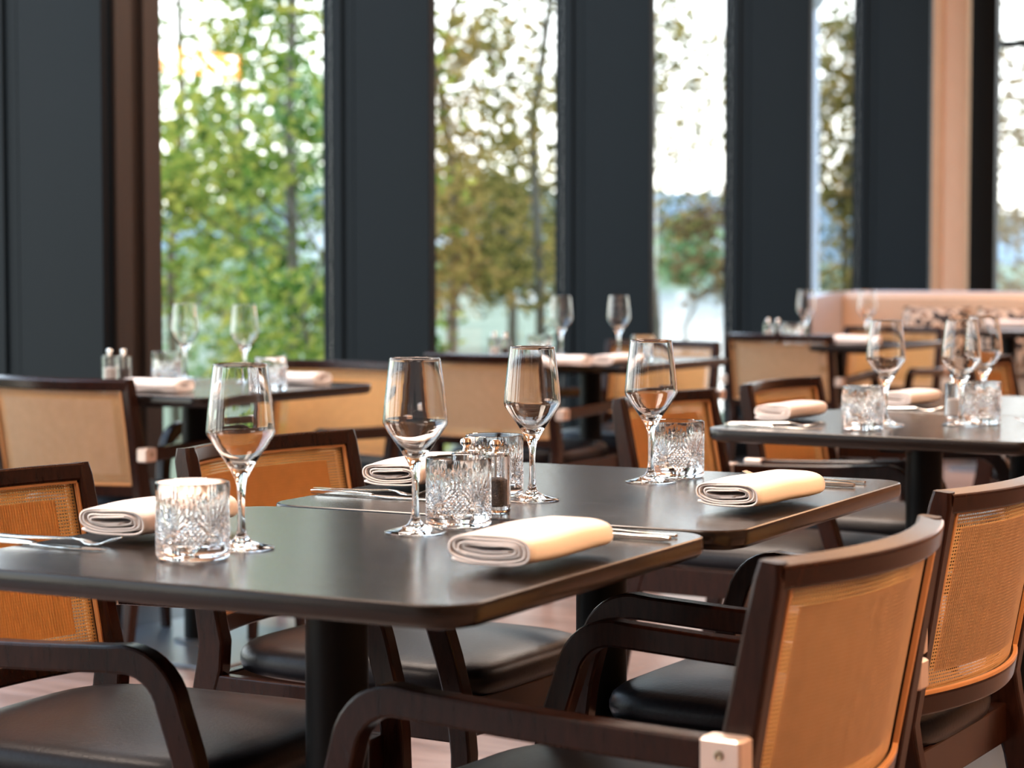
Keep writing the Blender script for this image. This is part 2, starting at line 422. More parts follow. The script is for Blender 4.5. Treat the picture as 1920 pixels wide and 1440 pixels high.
# ------------------------------------------------------------------ outside
def tree(name, label, X, Y, z0, h, crown, nclus, leaves, lm, lsize, trunk_r, seed, group='trees outside the windows', spread=.35, cat='tree', flat=1.0):
    R = random.Random(seed)
    root = empty(name, label, cat, (X, Y, z0), 0, group)
    t = MB()
    bend = [(R.uniform(-.12, .12), R.uniform(-.12, .12)) for _ in range(6)]
    tp = [(bend[i][0] * i * .4, bend[i][1] * i * .4, h * .88 * i / 5) for i in range(6)]
    t.tube(tp, [trunk_r * (1 - .14 * i) for i in range(6)], 8)
    clus = []
    cz0, cz1, cr = crown
    for k in range(nclus):
        zz = cz0 + (cz1 - cz0) * R.random(); a = R.uniform(0, 2 * PI)
        f = math.sin(PI * min(1, max(.12, (zz - cz0) / (cz1 - cz0) * .82 + .12)))
        rr = cr * math.sqrt(R.random()) * (.35 + .65 * f)
        c = Vector((rr * math.cos(a), rr * math.sin(a), zz)); clus.append(c)
        if k % 4 == 0:
            zi = max(.2, zz - .35 * rr - .15); fr = min(.999, zi / (h * .88)) * 5; i0 = int(fr); i0 = min(4, i0)
            pa = Vector(tp[i0]).lerp(Vector(tp[i0 + 1]), fr - i0)
            mid = pa.lerp(c, .5) + Vector((0, 0, -.05 * rr))
            t.tube([pa, mid, c], [trunk_r * .32, trunk_r * .2, trunk_r * .07], 5)
    t.build('trunk', M_bark, root, smooth='all')
    lf = MB()
    per = leaves // nclus
    for c in clus:
        sx = spread * R.uniform(.6, 1.4)
        for _ in range(per):
            p = c + Vector((R.gauss(0, sx), R.gauss(0, sx), R.gauss(0, sx * .55 * flat)))
            a = R.uniform(0, 2 * PI); el = R.uniform(-.9, .9); s = lsize * R.uniform(.6, 1.3)
            u = Vector((math.cos(a) * math.cos(el), math.sin(a) * math.cos(el), math.sin(el)))
            v = u.cross(Vector((R.uniform(-1, 1), R.uniform(-1, 1), R.uniform(-1, 1)))).normalized()
            lf.add([p - u * s, p + v * s * .45, p + u * s, p - v * s * .45], [(0, 1, 2, 3)])
    me = bpy.data.meshes.new('foliage'); me.from_pydata([tuple(v) for v in lf.v], [], lf.f); me.materials.append(lm)
    o = bpy.data.objects.new('foliage', me); C.objects.link(o); o.parent = root; tag(o, kind='stuff')
    return root
GZ = -.55
def px(x, Y): return (x - 960) / F * Y
tree('slender_tree', 'slender green tree with an upright trunk outside the leftmost window', px(545, 17), 17, GZ, 8, (.9, 8.0, 1.3), 90, 7000, M_leafg, 0.061, .055, 1, spread=.24)
tree('birch_tree', 'bright green tree at the left edge of the leftmost window', px(330, 20), 20, GZ, 9, (1.2, 9, 1.4), 85, 5600, M_leafg, 0.071, .05, 2, spread=.28)
tree('garden_tree', 'dense green tree low behind the slender tree', px(470, 27), 27, GZ, 6, (.2, 4.0, 2.3), 80, 4960, M_leafd, 0.087, .10, 3, spread=.36)
tree('autumn_tree', 'yellowing olive tree with a dark leaning trunk behind the second window', px(1015, 19), 19, GZ, 8, (1.3, 8.5, 1.1), 85, 5000, M_leafo, 0.059, .05, 4, spread=.22)
tree('maple_tree', 'thin olive tree at the left of the second window', px(845, 24), 24, GZ, 7, (1.3, 4.2, 1.2), 60, 4200, M_leafo, 0.071, .07, 5, spread=.3)
tree('young_tree', 'sparse tree reaching in at the left of the third window', px(1232, 21), 21, GZ, 6, (1.9, 4.6, .62), 22, 1054, M_leafo, 0.059, .05, 6, spread=.2)
tree('rust_tree', 'rust brown tree at the right of the third window', px(1385, 26), 26, GZ, 5, (1.25, 2.7, .75), 26, 1426, M_leafb, 0.066, .06, 7, spread=.24)
tree('round_shrub', 'round soft green shrub by the lake behind the third window', px(1290, 45), 45, GZ - .6, 2.6, (1.9, 3.0, .8), 26, 1612, M_leafd, 0.102, .06, 8, spread=.22)
tree('olive_tree', 'olive tree beside the grey lamp post behind the fourth window', px(1592, 32), 32, GZ, 7, (.3, 5.2, .95), 90, 2400 + 3224, M_leafo, 0.087, .08, 9, spread=.3)
tree('brown_tree', 'large brown tree behind the end window', px(2010, 30), 30, GZ, 8, (.4, 4.6, 2.0), 75, 4650, M_leafb, 0.087, .10, 10, spread=.38)
tree('low_tree', 'low yellow-green tree under the slender tree', px(590, 15), 15, GZ, 2.4, (.2, 1.5, .9), 34, 1984, M_leafg, 0.056, .03, 11, spread=.2)
tree('bank_tree', 'dark green tree on the lawn between the first two windows', px(960, 40), 40, GZ, 5, (1.4, 3.2, 2.3), 50, 2976, M_leafo, 0.112, .1, 12, spread=.45)
tree('side_tree', 'broad tree outside beyond the left end of the windows', px(-700, 22), 22, GZ, 9, (.8, 8, 2.4), 60, 3100, M_leafg, 0.092, .12, 13, spread=.45)

b = MB()   # lawn: near apron plus the bank on the left
b.box(-60, 40, 6.0, 24, -1.6, GZ)
ln = b; ln.add([(-60, 24, GZ), (1.3, 24, GZ), (2.6, 70, GZ), (-4, 130, GZ), (-120, 130, GZ), (-120, 24, GZ)], [(0, 1, 2, 3, 4, 5)])
ln.add([(-60, 24, -1.6), (1.3, 24, -1.6), (2.6, 70, -1.6), (-4, 130, -1.6), (-120, 130, -1.6), (-120, 24, -1.6)], [(0, 1, 2, 3, 4, 5)])
ln.add([(1.3, 24, GZ), (2.6, 70, GZ), (2.6, 70, -1.6), (1.3, 24, -1.6)], [(0, 1, 2, 3)])
# remove overlap with the building by starting at the facade
lawn = ln.build('lawn', M_grass); tag(lawn, 'grass lawn between the windows and the lake', 'lawn', kind='structure')
b = MB(); b.add([(-500, 20, -1.25), (500, 20, -1.25), (500, 600, -1.25), (-500, 600, -1.25)], [(0, 1, 2, 3)])
tag(b.build('lake', M_water), 'pale lake water beyond the lawn', 'lake', kind='structure')
def ridge(name, label, Y, depth, z0, hf, m, seed):
    R = random.Random(seed); ph = [R.uniform(0, 6) for _ in range(5)]
    b = MB(); n = 90; rows = []
    for j, (dy, k) in enumerate(((0, 0), (depth * .25, .55), (depth * .5, 1), (depth, .6))):
        row = []
        for i in range(n + 1):
            x = -Y * .9 + 1.8 * Y * i / n
            hh = hf * (1 + .22 * math.sin(x / Y * 9 + ph[0]) + .12 * math.sin(x / Y * 23 + ph[1]) + .05 * math.sin(x / Y * 61 + ph[2]))
            row.append((x, Y + dy, z0 + hh * k))
        rows.append(row)
    vs = [p for r in rows for p in r]; fs = []
    for j in range(len(rows) - 1):
        for i in range(n): fs.append((j * (n + 1) + i, j * (n + 1) + i + 1, (j + 1) * (n + 1) + i + 1, (j + 1) * (n + 1) + i))
    b.add(vs, fs); return tag(b.build(name, m, smooth='all'), label, 'hill', kind='structure')
ridge('far_hill', 'wooded hill across the lake, distance haze in its blue colour', 420, 160, -1.5, 16.5, M_hazyhill, 3)
ridge('far_bank', 'green bank on the far side of the lake', 170, 80, -1.5, 2.6, M_bank, 5)
for k, (x, Y, ww, hh) in enumerate(((590, 205, 5, 4.5), (815, 210, 4.5, 4.0), (930, 212, 3.5, 5.0), (1240, 208, 3.0, 3.0), (1365, 206, 3.4, 3.4))):
    lab = ['pale house across the water at the right of the first window', 'wide pale house across the water at the left of the second window',
           'taller pale house beside the wide one across the water', 'small pale house across the water at the left of the third window', 'pale house across the water at the right of the third window'][k]
    r = empty('lake_house', lab, 'house', (px(x, Y), Y, .55), .1 * k, 'houses across the lake')
    b = MB(); b.box(-ww / 2, ww / 2, 0, 5, 0, hh); b.build('wall', M_houses, r)
    b = MB(); b.add([(-ww / 2 - .4, -.4, hh), (ww / 2 + .4, -.4, hh), (ww / 2 + .4, 5.4, hh), (-ww / 2 - .4, 5.4, hh), (-ww / 2 - .4, 2.5, hh + 2), (ww / 2 + .4, 2.5, hh + 2)],
                    [(0, 1, 5, 4), (2, 3, 4, 5), (1, 2, 5), (0, 4, 3), (0, 3, 2, 1)]); b.build('roof', M_roof, r)
r = empty('lamp_post', 'tall grey post standing outside the fourth window', 'post', (px(1522, 22), 22, GZ))
b = MB(); b.lathe([(.0, 0), (.085, 0), (.075, .5), (.05, 4.2), (0, 4.2)], 16); b.build('pole', M_post, r, smooth=True)
b = MB(); b.lathe([(0, 4.2), (.07, 4.2), (.16, 4.35), (.16, 4.4), (0, 4.48)], 16); b.build('lamp_head', M_post, r, smooth=True)

# ------------------------------------------------------------------ lamps of the room
for (s, n, z, sz, lab) in ((3.2, 2.9, 1.40, .12, 'small warm drum pendant lamp hanging low beside the linear lamp'), (-1.2, 6.0, 2.3, .26, 'warm drum pendant lamp over the middle of the dining room'),
                      (-3.9, 5.6, 2.3, .26, 'warm drum pendant lamp over the front of the dining room'), (5.4, 5.6, 2.3, .26, 'warm drum pendant lamp towards the far end of the dining room')):
    pl = empty('pendant_lamp', lab, 'lamp', room(s, n, z), 0, 'pendant lamps over the dining room')
    b = MB(); b.lathe([(sz, 0), (sz * .97, .6 * sz + .05), (sz * .95, .6 * sz + .05), (sz * .98, 0), (sz, 0)], 32); b.build('lamp_shade', M_shade2 if sz > .2 else M_shade, pl, smooth=True)
    b = MB(); b.tube([(0, 0, .05), (0, 0, CEIL - z)], .006, 6); b.tube([(-sz * .95, 0, .06), (sz * .95, 0, .06)], .004, 6); b.build('cord', M_black, pl)
    if sz > .2:
        l = bpy.data.lights.new('bulb', 'POINT'); l.energy = 150; l.color = (1, .56, .27); l.shadow_soft_size = .06
        o = bpy.data.objects.new('bulb', l); C.objects.link(o); o.parent = pl; o.location = (0, 0, .16)
pl = empty('linear_lamp', 'long warm linear lamp hanging over the dining room', 'lamp', room(4.0, 2.9, 2.2), ROOM_R)
b = MB(); b.box(-.05, .05, -.60, .60, 0, .13, .01); b.build('lamp_shade', M_shade, pl)
for q in (-.5, .5):
    b = MB(); b.tube([(0, q, .12), (0, q, CEIL - 2.2)], .004, 6); b.build('cord', M_black, pl)

# ------------------------------------------------------------------ chair
HW = .235; TOP = .795; TILT = math.tan(math.radians(10.5)); SAG = .046
def backy(x, z): a = x / HW; return -TILT * (z - .46) - SAG * (1 - a * a)
def make_chair():
    root = empty('dining_chair', 'chair', 'chair')
    for sx in (-1, 1):
        b = MB()
        path = [(-.085, 0), (-.055, .18), (-.028, .34), (-.004, .43), (.0, .47), (backy(HW, .56), .56), (backy(HW, .68), .68), (backy(HW, TOP - .02), TOP - .02), (backy(HW, TOP) + .002, TOP)]
        hs = [.026, .034, .044, .054, .052, .044, .038, .033, .026]
        b.sweep([(sx * HW, y, z) for y, z in path], (1, 0, 0), [.026, .028, .03, .03, .03, .03, .03, .03, .024], hs, .005)
        b.build('rear_leg', M_wood, root, smooth=True)
    for nm, z, hh, th in (('top_rail', TOP - .015, .028, .034), ('bottom_rail', .492, .032, .026)):
        b = MB(); pts = [(HW * a, backy(HW * a, z), z) for a in [i / 10 for i in range(-10, 11)]]
        b.sweep(pts, (0, -TILT, 1), hh, th, .004); b.build(nm, M_wood, root, smooth=True)
    # cane panel: two skins of strands and a closer weave between them
    zb, zt, xw = .510, TOP - .030, HW - .016
    P = .005
    IN = .034
    def weave(x0, x1, z0, z1, off, hwz, hwx, dy, m, nm, lab):
        b = MB(); X = [x0 + (x1 - x0) * i / 12 for i in range(13)]; nz = int(round((z1 - z0) / P)); nx = int(round((x1 - x0) / P))
        sg = 1 if off > 0 else -1
        for i in range(nz + 1):
            z = z0 + (z1 - z0) * i / nz; vs = []; fs = []
            for x in X: y = backy(x, z) + off; vs += [(x, y - dy, z - hwz), (x, y + dy, z + hwz)]
            for k in range(12): fs.append((2 * k, 2 * k + 2, 2 * k + 3, 2 * k + 1))
            b.add(vs, fs)
        for i in range(nx + 1):
            x = x0 + (x1 - x0) * i / nx; vs = []; fs = []
            for k in range(4): z = z0 + (z1 - z0) * k / 3; vs += [(x - hwx, backy(x, z) + off + sg * .0003, z), (x + hwx, backy(x, z) + off + sg * .0003, z)]
            for k in range(3): fs.append((2 * k, 2 * k + 1, 2 * k + 3, 2 * k + 2))
            b.add(vs, fs)
        me = bpy.data.meshes.new(nm); me.from_pydata(b.v, [], b.f); me.materials.append(m)
        o = bpy.data.objects.new(nm, me); C.objects.link(o); o.parent = root; tag(o, lab, kind='stuff')
    # border holes stay open; the two skins run strand over strand
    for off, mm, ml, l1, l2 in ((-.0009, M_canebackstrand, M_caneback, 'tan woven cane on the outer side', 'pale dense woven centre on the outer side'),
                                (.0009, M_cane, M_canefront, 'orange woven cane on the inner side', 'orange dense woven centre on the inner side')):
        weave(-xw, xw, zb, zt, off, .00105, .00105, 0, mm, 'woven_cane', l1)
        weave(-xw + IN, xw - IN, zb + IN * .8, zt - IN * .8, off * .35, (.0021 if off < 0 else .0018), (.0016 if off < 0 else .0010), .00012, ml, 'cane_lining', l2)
    b = MB()
    for off in (-.0095, .0095):
        for z in (zb - .002, zt + .002):
            b.sweep([(x, backy(x, z) + off, z) for x in [-xw + 2 * xw * i / 16 for i in range(17)]], (0, 0, 1), .006, .007, .001)
        for x in (-xw, xw):
            b.sweep([(x, backy(x, z) + off, z) for z in (zb, (zb + zt) / 2, zt)], (1, 0, 0), .006, .007, .001)
    b.build('cane_trim', M_canetrim, root)
    # arms that bend down into the front legs
    AX = HW + .030
    for sx in (-1, 1):
        pts = [(.0, .590), (.10, .592), (.25, .597), (.37, .603)]
        c = (.395, .533); r = .072
        for k in range(0, 8):
            a = math.radians(88 - 76 * k / 7); pts.append((c[0] + r * math.cos(a), c[1] + r * math.sin(a)))
        pts += [(.483, .49), (.497, .42), (.503, .34), (.500, .20), (.490, .0)]
        n = len(pts)
        hs = [.036] * 4 + [.038] * 8 + [.038, .038, .036, .032, .026]
        ws = [.030] * (n - 3) + [.030, .028, .024]
        ax = [AX] * 12 + [AX - .004, AX - .012, AX - .016, AX - .016, AX - .016]
        b = MB(); b.sweep([(sx * ax[i], y, z) for i, (y, z) in enumerate(pts)], (1, 0, 0), ws, hs, .004)
        b.build('armrest', M_wood, root, smooth=True)
        b = MB(); x0, x1_ = sorted((sx * (AX - .016), sx * (AX + .0165)))
        b.box(x0, x1_, -.045, .004, .5715, .6095, .003)
        br = b.build('arm_bracket', M_brack, root, smooth=True); br['label'] = 'pale satin metal arm bracket'
        b = MB(); xs = sx * (AX + .0165)
        ring = lambda q, r: [(q, -.02 + r * math.cos(2 * PI * j / 12), .592 + r * math.sin(2 * PI * j / 12)) for j in range(12)]
        b.loft([ring(xs - sx * .001, .0055), ring(xs + sx * .0015, .0055), ring(xs + sx * .0018, .004), ring(xs + sx * .0006, .0025)])
        b.build('screw', M_screw, br, smooth=True)
    # seat rails
    b = MB()
    b.sweep([(-.235, .475, .385), (0, .482, .385), (.235, .475, .385)], (0, 0, 1), .062, .024, .003)
    b.sweep([(-.22, .0, .385), (.22, .0, .385)], (0, 0, 1), .062, .024, .003)
    for sx in (-1, 1): b.sweep([(sx * .236, -.0, .385), (sx * .238, .48, .385)], (0, 0, 1), .062, .024, .003)
    b.build('seat_frame', M_wood, root, smooth=True)
    b = MB(); ol = []
    for j in range(44):
        t = 2 * PI * j / 44; c, s_ = math.cos(t), math.sin(t)
        ex = .38 if s_ > 0 else .5
        ol.append((math.copysign(abs(c) ** ex, c), math.copysign(abs(s_) ** ex, s_)))
    rings = []
    for fr, z in ((.93, .412), (.985, .418), (1.0, .430), (1.0, .440), (.985, .451), (.95, .459), (.88, .465), (.7, .471), (.4, .476), (.1, .478)):
        rings.append([(px_ * .226 * fr, .24 + py_ * .262 * fr, z) for px_, py_ in ol])
    b.loft(rings); b.build('seat', M_leather, root, smooth='all')
    return root

chair = make_chair(); used = [False]
def chair_at(x, y, px_, py_rot, label, group):
    """back top chord centre (x, y), heading: angle of the chair's forward axis"""
    a = math.radians(py_rot)                          # z rotation, forward = (-sin, cos)
    fwd = Vector((-math.sin(a), math.cos(a), 0))
    off = -TILT * (TOP - .46)
    p = Vector((x, y, 0)) - fwd * off
    return inst(chair, used, p, a, label, group)
GA = 'cane back armchairs along the near tables'; GB = 'cane back armchairs along the window tables'
chair_at(.398, 2.470, 0, 59, 'large cane back armchair at the right front, its back to the viewer', GA)
chair_at(.712, 3.165, 0, 60, 'cane back armchair cut by the right edge, behind the nearest one', GA)
chair_at(-.785, 3.18, 0, -116, 'orange cane armchair at the left edge facing the nearest table', GA)
chair_at(-.434, 3.86, 0, -120.6, 'orange cane armchair facing the second table, behind the tall front glasses', GA)
chair_at(.366, 5.18, 0, -121, 'orange cane armchair behind the crystal tumbler at the corner of the right table', GA)
chair_at(.715, 5.75, 0, -120, 'orange cane armchair with its top just left of the right table napkins', GA)
chair_at(1.56, 7.10, 0, -118, 'orange cane armchair at the right edge behind the wine glasses', GA)
chair_at(-1.235, 5.895, 0, -28, 'pale cane armchair at the left edge, back to the viewer, at the left window table', GB)
chair_at(-.55, 6.84, 0, 150, 'pale cane armchair on the far side of the left window table, facing the viewer', GB)
chair_at(-.083, 7.42, 0, -28, 'pale cane armchair in the middle, back turned, before the second window table', GB)
chair_at(.60, 8.62, 0, 150, 'pale cane armchair on the far side of the middle window table', GB)
chair_at(1.16, 9.42, 0, -28, 'pale cane armchair with its back to the viewer in front of the third window table', GB)
chair_at(1.84, 10.45, 0, 150, 'pale cane armchair on the far side of the third window table', GB)

# ------------------------------------------------------------------ tables
def table(cx, cy, sx, sy, rz, label, group, plate=.5):
    r = empty('dining_table', label, 'table', (cx, cy, 0), math.radians(rz), group)
    b = MB(); hx, hy = sx / 2, sy / 2
    rings = [[(x, y, z) for x, y in rrect(hx - i, hy - i, .055 - i, 8)] for i, z in
             ((.022, .7205), (.006, .724), (.0015, .729), (0, .734), (0, .7455), (.0012, .7488), (.004, .75))]
    b.loft(rings); b.build('tabletop', M_table, r, smooth=True)
    b = MB(); b.lathe([(.04, .022), (.04, .72)], 40, cap=True); b.build('column', M_black, r, smooth=True)
    b = MB(); q = plate / 2
    b.loft([[(x, y, z) for x, y in rrect(q - i, q - i, .03 - i, 5)] for i, z in ((.0, 0), (0, .009), (.003, .012))]); b.lathe([(.07, .012), (.07, .018), (.045, .024)], 32, cap=True)
    b.build('base_plate', M_plate, r, smooth=True)
    b = MB(); b.box(-.2, .2, -.03, .03, .70, .7205, .002); b.box(-.03, .03, -.2, .2, .702, .7205, .002); b.build('top_bracket', M_black, r)
    return r
GT = 'dark oak two-seat tables'
A_ = at(862, 1141, .75); B_ = at(1345, 999, .75)
ang = math.degrees(math.atan2((B_ - A_).x, (B_ - A_).y)); print('T1 angle', ang, 'len', (B_ - A_).length)
def table_from(A, angd, sx, sy, label, group, **k):
    a = math.radians(angd); u = Vector((math.sin(a), math.cos(a), 0)); n = Vector((math.cos(a), -math.sin(a), 0))
    c = A + u * sy / 2 - n * sx / 2
    print(label[:30], tuple(round(q, 3) for q in c)); return table(c.x, c.y, sx, sy, -angd, label, group, **k)
table_from(A_, 27.7, .745, .70, 'nearest dark oak table, in front', GT)
P_ = at(1380, 999, .75)
table_from(P_, 27.4, .755, .775, 'second dark oak table, pushed against the far side of the nearest one', GT)
c3 = at(1313, 803, .75); a = math.radians(31)
u = Vector((math.sin(a), math.cos(a), 0)); n = Vector((math.cos(a), -math.sin(a), 0))
c = c3 + n * .375 + u * .36
table(c.x, c.y, .75, .72, -31, 'dark oak table cut by the right edge, with a napkin near its left corner', GT)
c = c + u * .727; table(c.x, c.y, .75, .72, -31, 'dark oak table at the right edge, far half of the joined pair', GT)
table(-.909, 6.23, .72, .80, -31, 'dark table at the left by the windows with two wine glasses', GT, plate=.62)
table(.290, 7.96, .76, .80, -31, 'dark table by the windows in the middle with two wine glasses', GT)
table(1.45, 9.70, .74, .80, -31, 'dark table by the windows in front of the sofa', GT)
table(2.66, 11.60, .74, .80, -31, 'dark table cut by the right edge beside the patterned cushions', GT)

# ------------------------------------------------------------------ table ware
TZ = .75
def wine_glass():
    o = [(0, .0016), (.030, .0012), (.037, .0002), (.040, .0), (.0415, .0010), (.0410, .0020), (.032, .0042), (.020, .0072), (.011, .0115), (.0068, .018), (.0050, .028), (.0045, .045), (.0045, .065), (.0054, .078), (.0078, .088), (.0125, .0975), (.0185, .1075),
         (.0258, .118), (.0332, .129), (.0388, .1375), (.0418, .1425), (.0432, .1468), (.0429, .152), (.0410, .173), (.0382, .198), (.0360, .215), (.0343, .2280), (.0339, .2310), (.0337, .2317), (.0333, .2320), (.0329, .2317), (.0328, .2310), (.0332, .2280), (.0349, .215)]
    i = [(.0371, .198), (.0399, .173), (.0418, .152), (.0420, .1472), (.0406, .1430), (.0376, .1384), (.0320, .130), (.0245, .1196), (.0160, .1100), (.0085, .1045), (.0030, .1022), (0, .1018)]
    return o + i
used_w = [False]
gproto = empty('wine_glass', 'x', 'glass'); gproto['group'] = 'wine glasses on the tables'
b = MB(); pr = wine_glass(); pr = [(max(r, .00001), z) for r, z in pr]; b.lathe(pr, 72)
b.build('glass_body', M_glass, gproto, smooth='all')
# a wine glass is one piece: make it a single mesh thing
gm = gproto.children[0].data
def drop(o):
    for c_ in list(o.children): bpy.data.objects.remove(c_)
    bpy.data.objects.remove(o)
drop(gproto)
def single(name, me, x, y, label, cat, group, z=TZ, rz=0.):
    o = bpy.data.objects.new(name, me); C.objects.link(o); p = at(x, y, z); p.z += .0004; o.location = p; o.rotation_euler = (0, 0, rz)
    return tag(o, label, cat, group)
GW = 'empty wine glasses on the tables'
single('wine_glass', gm, 453, 1029, 'tall clear wine glass at the left on the nearest table', 'wine glass', GW)
single('wine_glass', gm, 779, 999, 'tall clear wine glass just left of the middle tumbler on the nearest table', 'wine glass', GW)
single('wine_glass', gm, 998, 938, 'clear wine glass on the second table, right of the pepper mill', 'wine glass', GW)
single('wine_glass', gm, 1220, 904, 'clear wine glass on the second table beside the rightmost front tumbler', 'wine glass', GW)
single('wine_glass', gm, 1660, 798, 'wine glass on the right table behind its left tumbler', 'wine glass', GW)
single('wine_glass', gm, 1801, 798, 'front one of the two wine glasses overlapping at the right edge', 'wine glass', GW)
single('wine_glass', gm, 1843, 778, 'rear one of the two wine glasses overlapping at the right edge', 'wine glass', GW)
single('wine_glass', gm, 347, 712, 'left wine glass of the pair on the left window table', 'wine glass', GW)
single('wine_glass', gm, 459, 718, 'right wine glass of the pair on the left window table', 'wine glass', GW)
single('wine_glass', gm, 1052, 671, 'left wine glass of the pair on the middle window table', 'wine glass', GW)
single('wine_glass', gm, 1160, 671, 'right wine glass of the pair on the middle window table', 'wine glass', GW)
single('wine_glass', gm, 1511, 642, 'blurred wine glass at the left in front of the sofa', 'wine glass', GW)
single('wine_glass', gm, 1625, 642, 'blurred wine glass in front of the peach sofa back', 'wine glass', GW)

def tumbler():
    R, H = .0450, .093; NA, NZ = 216, 84; G = 5; b = MB(); rings = []
    def vg(d, wd): return max(0., 1 - abs(d) / wd)
    def cut(th, z):
        z_ = z; sec = 2 * PI / G; t = (th % sec) / sec - .5       # -.5 .. .5
        x = t * sec * R                                           # metres across
        g = 0.
        zf = .030
        # fan of long cuts rising from a hub
        dx, dz = x, z_ - zf
        rr = math.hypot(dx, dz); an = math.atan2(dx, dz)
        if dz > -.001 and rr < .048 and abs(an) < 1.0:
            st = .21; q = (an / st) - round(an / st)
            lim = .048 - .010 * abs(an)
            if rr > .004 and rr < lim:
                g = max(g, (1 - abs(q) * 2) * min(1, (lim - rr) / .012) * min(1, rr / .012))
        # diamond lattice between the fans
        x2 = (abs(t) - .5) * sec * R                              # distance from the sector border
        dd = abs(x2) * 1.0 + abs(z_ - .030) * .85
        if dd < .0185 and z_ < .052:
            pq = .0062
            a1 = ((x2 + z_ * .9) / pq) % 1 - .5; a2 = ((x2 - z_ * .9) / pq) % 1 - .5
            g = max(g, vg(a1, .30), vg(a2, .30)) if True else g
        # small downward fan
        if dz < 0 and z_ > .014:
            an2 = math.atan2(dx, -dz)
            if abs(an2) < .62 and math.hypot(dx, dz) > .002:
                q = an2 / .25 - round(an2 / .25); g = max(g, (1 - abs(q) * 2) * .8 * min(1, -dz / .006) * min(1, (z_ - .014) / .003))
        # long side flutes above the lattice
        if z_ > .048 and z_ < .082:
            q = x2 / .0056; q = q - round(q)
            if abs(x2) < .0085: g = max(g, (1 - abs(q) * 2) * min(1, (.082 - z_) / .02) * min(1, (z_ - .048) / .006))
        return g * .0022
    prof_low = [(.001, .0015), (.032, .0012), (.036, .0001), (.040, 0), (.0425, .0008), (.0442, .003)]
    for r, z in prof_low: rings.append([(r * math.cos(2 * PI * j / NA), r * math.sin(2 * PI * j / NA), z) for j in range(NA)])
    for k in range(NZ):
        z = .005 + (.083 - .005) * k / (NZ - 1)
        ring = []
        for j in range(NA):
            th = 2 * PI * j / NA; r = R - cut(th, z); ring.append((r * math.cos(th), r * math.sin(th), z))
        rings.append(ring)
    for r, z in [(R, .088), (R - .0003, .0922), (R - .001, .093), (R - .0022, .0926), (R - .0028, .088), (R - .004, .060), (R - .0052, .028), (R - .008, .0195), (R - .016, .0165), (.001, .0155)]:
        rings.append([(r * math.cos(2 * PI * j / NA), r * math.sin(2 * PI * j / NA), z) for j in range(NA)])
    b.loft(rings); return b
o = tumbler().build('crystal_tumbler', M_cut, None, smooth=True); tm = o.data; bpy.data.objects.remove(o)
GC = 'cut crystal tumblers on the tables'
for i, (x, y, lb) in enumerate(((362, 1046, 'cut crystal tumbler at the left of the nearest table'), (860, 985, 'cut crystal tumbler in the middle of the nearest table, beside the folded napkin'),
        (927, 928, 'cut crystal tumbler on the second table behind the salt and pepper mills'), (1270, 893, 'cut crystal tumbler on the second table beside the right wine glass'),
        (1617, 805, 'cut crystal tumbler on the right table beside the pale napkin'), (1838, 794, 'cut crystal tumbler at the right edge below two wine glasses'),
        (313, 718, 'blurred crystal tumbler left of the glasses on the left window table'), (508, 732, 'blurred crystal tumbler right of the glasses on the left window table'),
        (1012, 676, 'blurred crystal tumbler left of the glasses on the middle window table'), (1207, 677, 'blurred crystal tumbler right of the glasses on the middle window table'),
        (1488, 645, 'blurred crystal tumbler on the third window table'))):
    single('crystal_tumbler', tm, x, y, lb, 'tumbler', GC, rz=math.radians((8, 0, 20, 0, 10, 30, 5, 12, 0, 7, 3)[i] + 90 - 36))

# salt and pepper mills
def mill(kind):
    r = empty('%s_mill' % kind, 'mill', 'mill')
    b = MB(); R = .0205
    def sq(rr, z, k=.0): return [(rr * math.copysign(abs(math.cos(t)) ** .72, math.cos(t)), rr * math.copysign(abs(math.sin(t)) ** .72, math.sin(t)), z) for t in [2 * PI * j / 32 for j in range(32)]]
    b.loft([sq(R - .002, 0), sq(R, .002), sq(R, .082), sq(R - .001, .084), sq(R - .004, .084), sq(R - .0045, .082), sq(R - .0045, .012), sq(R - .006, .010)])
    b.build('glass_body', M_glass, r, smooth=True)
    b = MB(); q = R - .0052
    b.loft([sq(q - .001, .0105), sq(q, .012), sq(q, .047), sq(q - .003, .049)]); b.build('peppercorns' if kind == 'pepper' else 'salt_grains', M_pepper if kind == 'pepper' else M_salt, r, smooth=True)
    b = MB(); b.lathe([(.0022, .049), (.0022, .084), (.0145, .0845), (.0145, .0865), (.005, .0875), (.0042, .091), (.0050, .093), (.0078, .0955), (.0088, .099), (.0075, .1028), (.004, .105), (.0004, .1055)], 24, cap=True)
    b.build('steel_knob', M_steel, r, smooth=True)
    return r
for kind in ('pepper', 'salt'):
    proto = mill(kind); us = [False]
    spots = {'pepper': ((929, 961, 'glass pepper mill with a steel knob on the second table'), (232, 722, 'glass pepper mill on the left window table, right one of the pair'),
                        (947, 678, 'glass pepper mill on the middle window table, right one of the pair'), (1458, 642, 'glass pepper mill on the third window table, right one of the pair')),
             'salt': ((874, 956, 'glass salt mill with a steel knob half hidden behind the middle crystal tumbler'), (206, 721, 'glass salt mill on the left window table, left one of the pair'),
                      (926, 676, 'glass salt mill on the middle window table, left one of the pair'), (1440, 641, 'glass salt mill on the third window table, left one of the pair'),
                      (1788, 788, 'glass salt mill on the right table behind the wine glass'))}[kind]
    for x, y, lb in spots:
        inst(proto, us, at(x, y, TZ + .0004), math.radians(-27 + (x % 7)), lb, 'glass %s mills on the tables' % kind)

